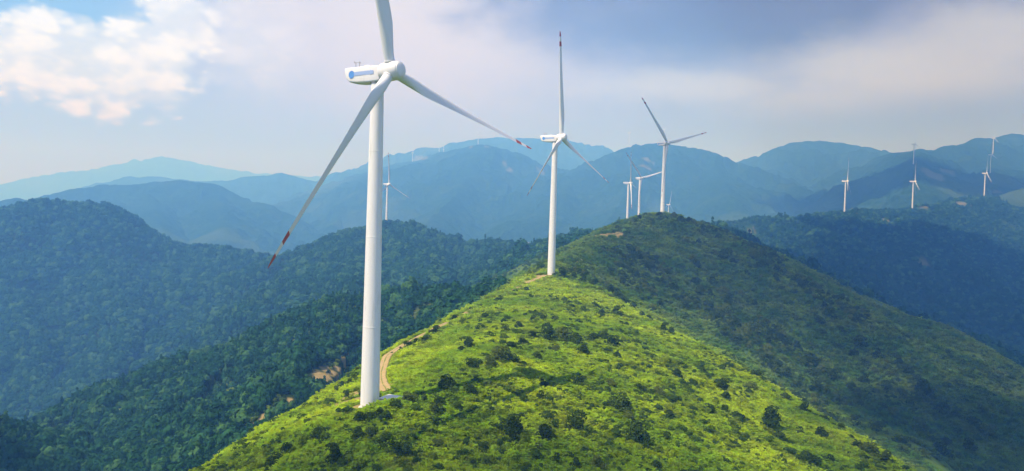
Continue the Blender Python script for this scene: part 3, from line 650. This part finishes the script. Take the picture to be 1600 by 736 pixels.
# ------------------------------------------------------------------ shrubs one can count (photo x, photo y, width in photo pixels)
def zl(ox, oy, s, l): return [(ox + x / s, oy + y / s, w_ / s) for x, y, w_ in l]
SH = zl(600, 450, 2.574, [(100,225,50),(65,250,30),(130,215,40),(170,205,60),(205,175,50),(395,70,25),(350,85,20),(330,120,14),(285,125,30),(525,30,22),(460,45,45),(575,10,35),(680,75,20),(710,70,22),(740,65,18),(800,85,50),(850,68,35),(875,95,30),(935,95,60),(975,150,25),(790,140,25),(600,130,40),(545,150,40),(640,120,50),(690,125,35),(610,100,25),(490,165,30),(375,165,25),(335,230,70),(380,212,35),(310,250,40),(430,190,30),(600,190,60),(660,190,80),(720,190,90),(770,215,60),(800,250,50),(560,215,60),(690,240,50),(510,230,50),(840,195,50),(885,190,40),(920,220,60),(935,275,40),(890,295,35),(610,275,50),(460,270,110),(430,300,80),(500,275,60),(350,310,70),(940,325,35),(1010,325,30),(1175,345,60),(1280,330,30),(785,370,70),(715,415,60),(625,435,50),(640,385,50),(915,385,60),(1035,405,55),(1108,415,55),(950,470,90),(985,520,60),(255,400,80),(345,410,70),(100,455,70),(50,470,70),(160,435,40),(205,490,60),(300,480,40),(430,495,50),(510,570,110),(530,610,60),(650,580,110),(660,520,70),(610,640,60),(770,555,100),(690,690,50),(860,710,70),(770,710,50),(1015,590,110),(1130,600,50),(1150,515,45),(1090,715,60),(210,625,70),(70,650,80),(440,560,50),(550,515,40),(400,640,50)])
SH += zl(1100, 450, 2.574, [(75,390,70),(85,435,40),(195,395,60),(25,490,55),(140,515,60),(130,570,30),(270,550,100),(300,590,60),(385,580,50),(475,595,55),(230,660,40),(95,705,45),(410,690,90),(500,690,50),(660,650,70),(620,630,40),(210,345,60),(300,395,40),(330,440,50),(400,485,50),(550,560,40),(480,520,40),(730,690,50),
 (150,25,25),(205,62,30),(250,135,30),(425,230,45),(500,110,60),(460,130,50),(550,165,50),(480,180,30),(535,230,30),(600,265,40),(625,215,60),(650,300,40),(680,335,35),(700,275,50),(755,340,45),(730,300,30),(640,370,50),(735,405,50),(585,405,45),(510,345,70),(460,400,40),(420,290,80),(620,420,30),(880,415,60),(905,430,40),(870,430,40),(830,470,60),(760,500,50),(720,475,40),(865,560,70),(960,480,60),(1015,510,40),(1080,540,60),(1140,590,60),(970,625,45),(950,660,50),(1070,650,60),(1120,570,40),(690,570,60),(790,610,60),(800,650,40),(880,660,50),(600,540,50),(560,480,40),(815,330,50),(780,300,40),(880,390,40),(350,230,20),(850,360,40)])
SH += zl(860, 320, 3.0675, [(285,310,45),(283,265,25),(290,335,25),(410,340,50),(470,290,60),(450,235,35),(490,500,60),(470,540,40),(545,590,50),(580,610,40),(600,450,40),(570,470,40),(910,430,35),(980,475,35),(1035,565,35),(1010,350,30),(1085,360,25),(1105,405,30),(1170,540,40),(680,260,60),(650,170,60),(720,130,50),(710,185,30),(740,190,30),(760,205,25),(800,150,40),(840,240,80),(790,235,40),(880,275,40),(970,240,50),(940,190,40),(900,150,30),(1000,290,60),(620,70,50),(590,60,40),(690,90,30),(480,70,30),(520,48,40),(430,72,40),(410,82,30),(320,112,25),(550,60,30),(660,75,40),(700,290,50),(720,420,60),(760,430,50),(830,420,80),(850,460,70),(780,360,60),(700,370,60),(640,480,50),(760,490,70),(830,520,80),(880,560,80),(930,600,80),(990,610,90),(1040,650,60),(1080,690,60),(900,650,60),(860,590,60),(780,550,50),(350,150,25),(300,130,20),(1170,420,30),(940,330,40),
 (60,330,60),(110,340,50),(150,360,40),(200,380,40),(240,410,40),(280,440,50),(310,450,40),(350,470,40),(400,500,40),(440,530,40),(20,545,40)])
SH += zl(520, 480, 3.68, [(130,400,60),(100,430,50),(50,450,60),(20,480,40),(80,500,50),(140,360,40),(240,625,60),(310,612,70),(350,575,60),(430,540,80),(530,540,60),(600,550,70),(650,460,60)])
SH += [(495, 678, 30), (450, 700, 20), (575, 652, 20), (592, 648, 18), (560, 655, 22), (600, 690, 30), (560, 680, 25), (582, 679, 24), (430, 720, 26), (520, 715, 34)]
AN = [(640,540,'beside the dirt track by the nearest tower'),(700,520,'on the left brink above the dirt track'),(760,480,'on the left brink towards the second turbine'),(810,460,'on the upper slope left of the second turbine'),
 (870,480,'on the bright upper slope below the second turbine'),(920,475,'at the upper right edge of the bright slope'),(960,495,'on the right edge of the bright slope'),(840,510,'in the thicket crowning the bright slope'),(895,530,'in the thicket at mid bright slope'),
 (780,560,'in the clump at left mid bright slope'),(950,560,'right of the thicket on the bright slope'),(1050,590,'on the open right of the bright slope'),(900,605,'in the middle of the bright slope'),(970,640,'low in the middle of the bright slope'),
 (720,610,'on the sunny slope right of the nearest tower'),(660,640,'just right of the nearest tower base'),(600,650,'at the foot of the nearest tower'),(540,605,'on the bank left of the nearest tower'),(500,690,'at the lower left of the bright hill'),
 (800,680,'at the lower centre of the bright hill'),(690,700,'at the bottom of the hill under the nearest tower'),(870,700,'at the bottom centre of the picture'),(1000,690,'on the lower right of the bright hill'),(1150,640,'on the right flank of the bright hill'),(1220,680,'near the lower right end of bright hill'),(1330,710,'at the right foot of the bright hill'),(1190,600,'along the bright hill edge above the ravine'),(1290,650,'along the bright hill edge low in the ravine'),
 (885,430,'in the dark strip beside the second turbine'),(960,465,'in the dark strip right of the second turbine'),(960,415,'on the shaded slope right of the second turbine'),(1010,420,'on the spur below the rounded hilltop'),(1030,345,'on the rounded hilltop'),(1085,375,'on the right shoulder of the rounded hilltop'),(1000,350,'on the left shoulder of the rounded hilltop'),
 (1140,400,'on the dark crest right of the hilltop'),(1090,440,'in the gully head below the hilltop'),(1120,470,'in the wooded gully'),(1140,510,'in the lower wooded gully'),(1180,550,'at the bottom of the wooded ravine'),(1180,470,'on the olive flank right of the gully'),(1230,460,'high on the olive flank'),(1300,500,'on the crest of the olive flank'),(1290,570,'in the middle of the olive flank'),(1350,560,'on the upper right olive flank'),(1340,620,'low on the olive flank'),(1430,610,'on the right olive flank crest'),(1450,690,'at the lower right of the olive flank'),(1530,670,'near the right end of the olive flank'),(1040,520,'on the slope above the ravine')]
r = rng(77); cells = {}
for i, (px, py, wp) in enumerate(SH):
    h = ray_hit(px, py + wp * 0.25)
    if h is None or h[1] > 900: continue
    dist = float(np.linalg.norm(h)); size = wp * dist / F * 1.05
    a = min(range(len(AN)), key=lambda j: (AN[j][0] - px) ** 2 + (AN[j][1] - py) ** 2)
    cells.setdefault(a, []).append((px, py, h, min(size, 16)))
ORD = ['first', 'second', 'third', 'fourth', 'fifth', 'sixth', 'seventh', 'eighth', 'ninth', 'tenth', 'eleventh', 'twelfth', 'thirteenth', 'fourteenth', 'fifteenth']
nsh = 0; SK = []
for a, l in cells.items():
    l.sort(key=lambda s: s[0]); phrase = AN[a][2]
    for j, (px, py, h, size) in enumerate(l):
        o = bpy.data.objects.new('shrub', SHRUB[int(r.integers(0, 8))]); C.objects.link(o); nsh += 1
        hh = size * r.uniform(0.7, 1.15)
        for _ in range(int(r.integers(2, 7))): SK.append((h[0] + r.normal(0, size * 0.5), h[1] + r.normal(0, size * 0.5), size * r.uniform(0.25, 0.55)))
        o.location = (h[0], h[1], h[2] - 0.06 * size); o.scale = (size * 1.15, size * r.uniform(0.95, 1.25), hh); o.rotation_euler = (0, 0, r.uniform(0, 6.28))
        sz = 'large' if size > 7.5 else ('small' if size < 3.6 else '')
        which = ('leftmost' if j == 0 else 'rightmost' if j == len(l) - 1 else ORD[j] + ' from left of') if len(l) > 1 else 'lone'
        o['label'] = ' '.join(('%s %s dark shrub%s %s' % (which, sz, 's' if ' of' in which else '', phrase)).split())
        o['category'] = 'shrub'; o['group'] = 'shrubs ' + phrase
SK = np.array(SK); n = len(SK); sz_ = grid_z(SK[:, 0], SK[:, 1])[0]
scatter('shrub_fringe', np.stack([SK[:, 0], SK[:, 1], sz_ - 0.1 * SK[:, 2]], 1), euler_z(r, n), np.stack([SK[:, 2] * 1.2, SK[:, 2] * 1.2, SK[:, 2]], 1), r.integers(0, 5, n), UNDER, label='low leafy growth fringing the shrubs', category='undergrowth')
print('shrubs', nsh)

# ------------------------------------------------------------------ wind turbines
def mat_paint(name, colr, dirt=0.5, bands=False):
    m, t = material(name); tcx = t.new('ShaderNodeTexCoord').outputs['Object']
    mp = t.new('ShaderNodeMapping'); t.put(mp.inputs[0], tcx); mp.inputs['Scale'].default_value = (1, 1, 0.12)
    streak = t.noise(mp.outputs[0], 1.3, 5, 0.65); spots = t.noise(tcx, 0.9, 4, 0.7)
    c = t.mix(t.ss(streak, 0.5, 0.75, 0, dirt), colr, sc3((0.58, 0.575, 0.55)))
    c = t.mix(t.ss(spots, 0.66, 0.72, 0, 0.35 * dirt), c, (0.86, 0.86, 0.84))
    p = t.new('ShaderNodeBsdfPrincipled'); t.put(p.inputs['Base Color'], c); t.put(p.inputs['Roughness'], t.m('ADD', 0.38, t.m('MULTIPLY', spots, 0.25)))
    t.l.new(p.outputs[0], t.out.inputs[0]); return m
M_TOWER = mat_paint('tower_paint', (0.82, 0.81, 0.82), 0.6); M_BLADE = mat_paint('blade_paint', (0.78, 0.78, 0.79), 0.3); M_RED = mat_paint('red_band_paint', (0.44, 0.065, 0.06), 0.15)
M_NAC = mat_paint('nacelle_paint', (0.80, 0.79, 0.80), 0.25); M_BLUE = mat_paint('blue_mark_paint', (0.10, 0.30, 0.72), 0.0); M_PALE = mat_paint('pale_blue_mark_paint', (0.34, 0.46, 0.74), 0.0)
M_STEEL = mat_paint('grey_steel', (0.30, 0.31, 0.33), 0.2); M_CONC = mat_paint('concrete', (0.62, 0.60, 0.56), 0.8)
def loft(rings, cap0=True, cap1=True):
    V = np.concatenate(rings); n = len(rings[0]); Fc = []
    for i in range(len(rings) - 1):
        for j in range(n): Fc.append((i * n + j, i * n + (j + 1) % n, (i + 1) * n + (j + 1) % n, (i + 1) * n + j))
    caps = []
    if cap0: caps.append(list(range(n))[::-1])
    if cap1: caps.append(list(range((len(rings) - 1) * n, len(rings) * n)))
    return V, Fc, caps
def py_mesh(name, V, faces, mats, smooth=True, midx=None, sharp=40):
    me = bpy.data.meshes.new(name); me.from_pydata([tuple(v) for v in V], [], [tuple(f) for f in faces])
    for m in mats: me.materials.append(m)
    if midx is not None: me.polygons.foreach_set('material_index', midx)
    me.update()
    if smooth: me.shade_smooth(); me.set_sharp_from_angle(angle=R(sharp))
    return me
def circ(n, r_, z, cx=0, cy=0): a = np.arange(n) * 2 * math.pi / n; return np.stack([cx + r_ * np.cos(a), cy + r_ * np.sin(a), np.full(n, z)], 1)
def ring_mesh(name, prof, mat, n=48):
    V, Fc, cp = loft([circ(n, r_, z) for r_, z in prof]); return py_mesh(name, V, Fc + cp, [mat], sharp=30)
HUB_H, OH, TILT, CONE, BL = 80.0, 4.2, R(3.19), R(3.85), 60.4
TOPZ = 78.0
def trad(z): return 2.25 - (2.25 - 1.5) * (max(z, 0) / TOPZ) ** 1.1
ME_TOWER = ring_mesh('tower', [(trad(z), z) for z in (-3, 0, 6, 14, 22, 32, 42, 52, 62, 70, TOPZ)], M_TOWER)
FL = [ring_mesh('flange_seam', [(trad(z) + 0.002, z - 0.13), (trad(z) + 0.035, z - 0.1), (trad(z) + 0.035, z + 0.1), (trad(z) + 0.002, z + 0.13)], M_TOWER) for z in (1.0, 19.5, 41, 61.5)]
ME_FOOT = ring_mesh('foundation', [(2.7, -3), (2.7, 0.05), (2.62, 0.12), (2.3, 0.14)], M_CONC)
ME_COLLAR = ring_mesh('yaw_collar', [(1.62, TOPZ - 0.5), (1.66, TOPZ - 0.4), (1.66, TOPZ + 0.4), (1.3, TOPZ + 0.5)], M_STEEL)
def nacelle_mesh():
    secs = [(1.75, 1.45, 77.95, 81.35), (1.2, 1.75, 77.85, 81.55), (-1.5, 1.85, 77.8, 81.7), (-5.0, 1.8, 77.9, 81.75), (-7.6, 1.7, 78.25, 81.8), (-8.7, 1.6, 79.1, 81.82), (-9.3, 1.5, 80.6, 81.8)]
    secs[-1] = (-9.35, 1.45, 80.9, 81.75)
    rings = []
    for fy, hw, z0, z1 in secs:                      # rounded rectangle, front is -Y
        rr = min(0.38, (z1 - z0) * 0.3); ring = []
        for cx, cz, a0 in ((hw - rr, z1 - rr, 0), (-hw + rr, z1 - rr, 90), (-hw + rr, z0 + rr, 180), (hw - rr, z0 + rr, 270)):
            for k in range(5): a = R(a0 + k * 22.5); ring.append((cx + rr * math.cos(a), -fy, cz + rr * math.sin(a)))
        rings.append(np.array(ring))
    V, Fc, cp = loft(rings); return py_mesh('nacelle', V, [f[::-1] for f in Fc] + [c[::-1] for c in cp], [M_NAC], sharp=35)
ME_NAC = nacelle_mesh()
def box_v(x0, x1, y0, y1, z0, z1):
    V = [(x, y, z) for z in (z0, z1) for y in (y0, y1) for x in (x0, x1)]
    return V, [(0, 2, 3, 1), (4, 5, 7, 6), (0, 1, 5, 4), (2, 6, 7, 3), (0, 4, 6, 2), (1, 3, 7, 5)]
def join(parts):
    V = []; Fc = []
    for v, f in parts:
        n = len(V); V += [tuple(a) for a in v]; Fc += [tuple(i + n for i in g) for g in f]
    return V, Fc
def rod(p, q_, rad, n=8):
    p = Vector(p); q_ = Vector(q_); d = (q_ - p).normalized(); a = d.orthogonal().normalized(); b = d.cross(a)
    rings = [np.array([tuple(c + (a * math.cos(k * 2 * math.pi / n) + b * math.sin(k * 2 * math.pi / n)) * rad) for k in range(n)]) for c in (p, q_)]
    V, Fc, cp = loft(rings); return [tuple(v) for v in V], Fc + cp
V, Fc = join([box_v(-0.9, 0.6, 1.9, 3.5, 81.65, 82.1), box_v(-0.6, 0.4, 4.2, 5.0, 81.7, 81.95)]); ME_HATCH = py_mesh('roof_hatch', V, Fc, [M_NAC], False)
V, Fc = join([rod((0.3, 6.2, 81.7), (0.3, 6.2, 83.5), 0.07), rod((0.3, 7.4, 81.7), (0.3, 7.4, 83.4), 0.07), rod((0.3, 6.0, 83.3), (0.3, 7.9, 83.3), 0.06), rod((0.3, 7.9, 83.3), (0.3, 7.9, 83.7), 0.09), rod((0.3, 6.0, 83.3), (0.3, 6.0, 83.05), 0.12)])
ME_MAST = py_mesh('weather_mast', V, Fc, [M_STEEL])
def mark_meshes():
    """blue disc and pale bar on the flank of the nacelle, following its side"""
    def side(fy): return -(1.85 if fy > -1.5 else 1.85 - (-(fy + 1.5)) * 0.017) - 0.012
    disc = [(side(-6.9) + 0.03, 6.75, 79.98)]; n = 28
    for k in range(n): a = k * 2 * math.pi / n; disc.append((side(-6.9) + 0.03 - 0.03, 6.75 + 0.92 * math.cos(a), 79.98 + 0.92 * math.sin(a)))
    disc = [(x - 0.06, y, z) for x, y, z in disc]
    f = [(0, 1 + (k + 1) % n, 1 + k) for k in range(n)]
    d = py_mesh('blue_disc', disc, f, [M_BLUE], False)
    V = []; Fc = []; N = 24
    for k in range(N + 1):
        y = 5.9 - 6.2 * k / N; hh = 0.46 + 0.10 * math.sin(k * 1.9) * (0.4 if k < 12 else 1); hh *= 0.72 if k in (0, N) else 1
        x = -1.885 + (0.03 if y > 5 else 0); V += [(x - (0.0 if y < 5 else 0), y, 79.98 + 0.05 - hh), (x, y, 79.98 + 0.05 + hh)]
        if k: Fc.append((2 * k - 2, 2 * k - 1, 2 * k + 1, 2 * k))
    return d, py_mesh('pale_bar', V, Fc, [M_PALE], False)
ME_DISC, ME_BAR = mark_meshes()
# spinner, built along +Z then laid on the rotor axis: origin at blade plane
ME_HUB = ring_mesh('hub', [(1.35, -2.6), (2.0, -2.55), (2.15, -2.3), (2.28, -0.6), (2.28, 0.8), (2.2, 1.7), (2.05, 2.4), (1.88, 2.75), (1.72, 2.82), (1.66, 3.0), (1.2, 3.2), (0.6, 3.3), (0.02, 3.32)], M_NAC, 40)
def blade_mesh():
    st = [(1.2, 2.4, 1.0, 0), (2.15, 2.4, 1.0, 0), (2.2, 2.62, 1.0, 0), (2.5, 2.62, 1.0, 0), (2.55, 2.4, 1.0, 0), (4, 2.45, 0.98, 2), (6, 2.75, 0.82, 7), (8.5, 3.2, 0.62, 10), (11, 3.55, 0.50, 11), (14, 3.5, 0.42, 10), (19, 3.1, 0.36, 8), (25, 2.65, 0.32, 6), (32, 2.2, 0.29, 4), (39, 1.85, 0.26, 2.5),
          (BL - 8.6, 1.5, 0.19, 1), (BL - 5.9, 1.35, 0.18, 0.5), (BL - 3.1, 1.15, 0.18, 0.2), (BL - 1.8, 0.95, 0.17, 0), (BL - 0.6, 0.6, 0.17, 0), (BL, 0.12, 0.17, 0)]
    n = 20; rings = []
    for z, ch, th, tw in st:
        ring = []; q = min(1.0, max(0.0, (1 - th) / 0.5))        # 0 circle .. 1 aerofoil
        for k in range(n):
            a = 2 * math.pi * k / n; cx = 0.5 * (1 - math.cos(a)); yt = 5 * (0.2969 * math.sqrt(cx) - 0.126 * cx - 0.3516 * cx ** 2 + 0.2843 * cx ** 3 - 0.1015 * cx ** 4)
            sgn = 1 if a < math.pi else -1
            ax = (cx - 0.32) * ch; ay = sgn * yt * th * ch + 0.02 * ch * math.sin(math.pi * cx)
            rx = -0.5 * ch * math.cos(a); ry = 0.5 * ch * math.sin(a)
            x = rx * (1 - q) + ax * q; y = ry * (1 - q) + ay * q; w_ = R(tw); ring.append((x * math.cos(w_) - y * math.sin(w_), x * math.sin(w_) + y * math.cos(w_) - 0.4 * (z / BL) ** 2.2, z))
        rings.append(np.array(ring))
    V, Fc, cp = loft(rings); mi = []
    for i in range(len(rings) - 1): mi += [1 if st[i][0] in (BL - 8.6,) or st[i][0] >= BL - 3.1 else 0] * n
    return py_mesh('blade', V, [f[::-1] for f in Fc] + [c[::-1] for c in cp], [M_BLADE, M_RED], True, mi + [0, 1], 50)
ME_BLADE = blade_mesh()
PITCH_B = R(-34)
def turbine(pos, yaw, phase, label, detail):
    rt = bpy.data.objects.new('wind_turbine', None); C.objects.link(rt); rt.location = pos; rt.rotation_euler = (0, 0, R(yaw))
    rt['label'] = label; rt['category'] = 'wind turbine'; rt['group'] = 'wind turbines along the mountain ridges'
    tw = link('tower', ME_TOWER, rt)
    if detail == 0: tw.scale = (0.85, 0.85, 1)
    if detail > 1:
        for f in FL: link('flange_seam', f, tw)
        link('foundation', ME_FOOT, rt)
    if detail > 0: link('yaw_collar', ME_COLLAR, rt)
    nc_ = link('nacelle', ME_NAC, rt)
    if detail > 0:
        link('blue_disc', ME_DISC, nc_, label='round blue mark on the nacelle side'); link('pale_bar', ME_BAR, nc_, label='pale blue bar on the nacelle side')
    if detail > 1: link('roof_hatch', ME_HATCH, nc_); link('weather_mast', ME_MAST, nc_)
    a = Vector((0, -math.cos(TILT), math.sin(TILT))); h = Vector((1, 0, 0)); up = Vector((0, math.sin(TILT), math.cos(TILT)))
    hub = Vector((0, 0, HUB_H)) + a * OH
    def mat(X, Y, Z, o): return Matrix(((X.x, Y.x, Z.x, o.x), (X.y, Y.y, Z.y, o.y), (X.z, Y.z, Z.z, o.z), (0, 0, 0, 1)))
    hb = link('hub', ME_HUB, rt); hb.matrix_basis = mat(h, a.cross(h), a, hub)
    for k in range(3):
        q_ = R(phase) + k * 2 * math.pi / 3; rr = up * math.cos(q_) + h * math.sin(q_); Z = (rr * math.cos(CONE) + a * math.sin(CONE)).normalized()
        Y0 = (-a + Z * a.dot(Z)).normalized(); X0 = Y0.cross(Z)
        X = X0 * math.cos(PITCH_B) + Y0 * math.sin(PITCH_B); Y = Z.cross(X)
        b_ = link('blade', ME_BLADE, rt); b_.matrix_basis = mat(X, Y, Z, hub) @ Matrix.Diagonal((0.62, 0.8, 1, 1) if detail == 0 else (1, 1, 1, 1))
    return rt
for i, (pos, yaw, ph, lab) in enumerate(TURB):
    turbine(tpos[i], yaw, ph, lab, 2 if i < 3 else 1 if i < 6 else 0)

# concrete hardstanding beside the nearest tower and transformer cabinets at two far towers
def slab(c, rz, sx_, sy_, z0, z1, name, **p):
    V, Fc = box_v(-sx_, sx_, -sy_, sy_, z0, z1); me = py_mesh(name, V, Fc, [M_CONC], False); o = link(name, me, **p); o.location = c; o.rotation_euler = (0, 0, rz); return o
slab((T1[0] + 4.9, T1[1] + 2.6, T1[2] + 0.1), R(-25), 2.6, 2.4, -1.5, 1.7, 'concrete_pad', kind='structure')
def cabinet(c, rz, label):
    rt = bpy.data.objects.new('transformer_cabinet', None); C.objects.link(rt); rt.location = c; rt.rotation_euler = (0, 0, rz); rt['label'] = label; rt['category'] = 'cabinet'
    V, Fc = join([box_v(-2.6, 2.6, -1.4, 1.4, -1, 2.6)]); link('housing', py_mesh('housing', V, Fc, [M_NAC], False), rt)
    V, Fc = join([box_v(-2.8, 2.8, -1.6, 1.6, 2.6, 2.85)]); link('roof', py_mesh('roof', V, Fc, [M_CONC], False), rt)
    V, Fc = join([box_v(-1.1, -0.05, -1.46, -1.4, 0.1, 2.2), box_v(0.05, 1.1, -1.46, -1.4, 0.1, 2.2)]); link('door', py_mesh('door', V, Fc, [M_STEEL], False), rt)
for i, dx, lab in ((3, 9, 'pale box beside the foot of the forest summit turbine'), (7, -8, 'pale box at foot of the leftmost turbine on right mountain')):
    x, y = tpos[i][0] + dx, tpos[i][1] - 6; cabinet((x, y, hz1(x, y)), 0.3, lab)

# ------------------------------------------------------------------ clouds added overhead, out of view, to shade parts of the hills and mountains
HAZE_TOP = 1150.0
def mat_cloud(name, dens):
    m, t = material(name); v = t.new('ShaderNodeVolumePrincipled'); v.inputs['Color'].default_value = (0.98, 0.98, 0.98, 1); v.inputs['Density'].default_value = dens
    t.l.new(v.outputs[0], t.out.inputs['Volume']); return m
M_CLOUD = [mat_cloud('shade_cloud_vapour', 0.035), mat_cloud('thin_shade_cloud_vapour', 0.008)]
def shade_cloud(ground, rx, ry, th, seed, thin=0, zc=1290):
    """an unseen flattened lumpy cloud whose shadow falls at `ground` (x, y, z)"""
    k = (zc - ground[2]) / SUN.z; c = Vector(ground) + SUN * k
    N, M = 40, 22; V = []
    for i in range(M + 1):
        ph = math.pi * i / M
        for j in range(N):
            a = 2 * math.pi * j / N; V.append((math.sin(ph) * math.cos(a), math.sin(ph) * math.sin(a), math.cos(ph)))
    V = np.array(V); s = 1 + 0.45 * fbm(V[:, 0] * 3 + seed * 9, V[:, 1] * 3 + V[:, 2] * 2, 1.6, 3, seed)
    V = V * s[:, None] * (rx, ry, th); V[:, 2] = np.where(V[:, 2] < 0, V[:, 2] * 0.35, V[:, 2])
    Fc = [(i * N + j, (i + 1) * N + j, (i + 1) * N + (j + 1) % N, i * N + (j + 1) % N) for i in range(M) for j in range(N)]
    o = link('shade_cloud', py_mesh('shade_cloud', V, Fc, [M_CLOUD[thin]]), kind='structure'); o.location = c; return o
SHADE_CLOUDS = [((415, 345, -110), 275, 135, 120, 1), ((290, 590, -30), 215, 180, 90, 7, 1), ((640, 880, -120), 330, 210, 150, 2), ((900, 1150, -150), 480, 230, 160, 3), ((1080, 1480, -30), 460, 250, 160, 11), ((1500, 1500, -50), 520, 420, 160, 4),
          ((-370, 330, -170), 190, 100, 130, 6), ((1750, 2900, 150), 650, 420, 160, 8), ((40, 105, -55), 150, 52, 70, 9, 1), ((130, 190, -60), 55, 70, 60, 10, 1)]
for c_ in SHADE_CLOUDS: shade_cloud(*c_)

# ------------------------------------------------------------------ haze
m_haze, t = material('haze_air'); v = t.new('ShaderNodeVolumePrincipled')
v.inputs['Color'].default_value = (0.135, 0.385, 1.0, 1); v.inputs['Absorption Color'].default_value = (1, 0.90, 1, 1); v.inputs['Density'].default_value = 0.00041
v.inputs['Anisotropy'].default_value = 0.0
t.l.new(v.outputs[0], t.out.inputs['Volume'])
V, Fc = box_v(-13500, 13500, -13500, 13500, float(GZ.min()) - 1.0, HAZE_TOP)
link('haze', py_mesh('haze', V, Fc, [m_haze], False), kind='stuff', label='blue haze filling the air between the mountains', category='haze')
print('terrain z', GZ.min(), GZ.max())
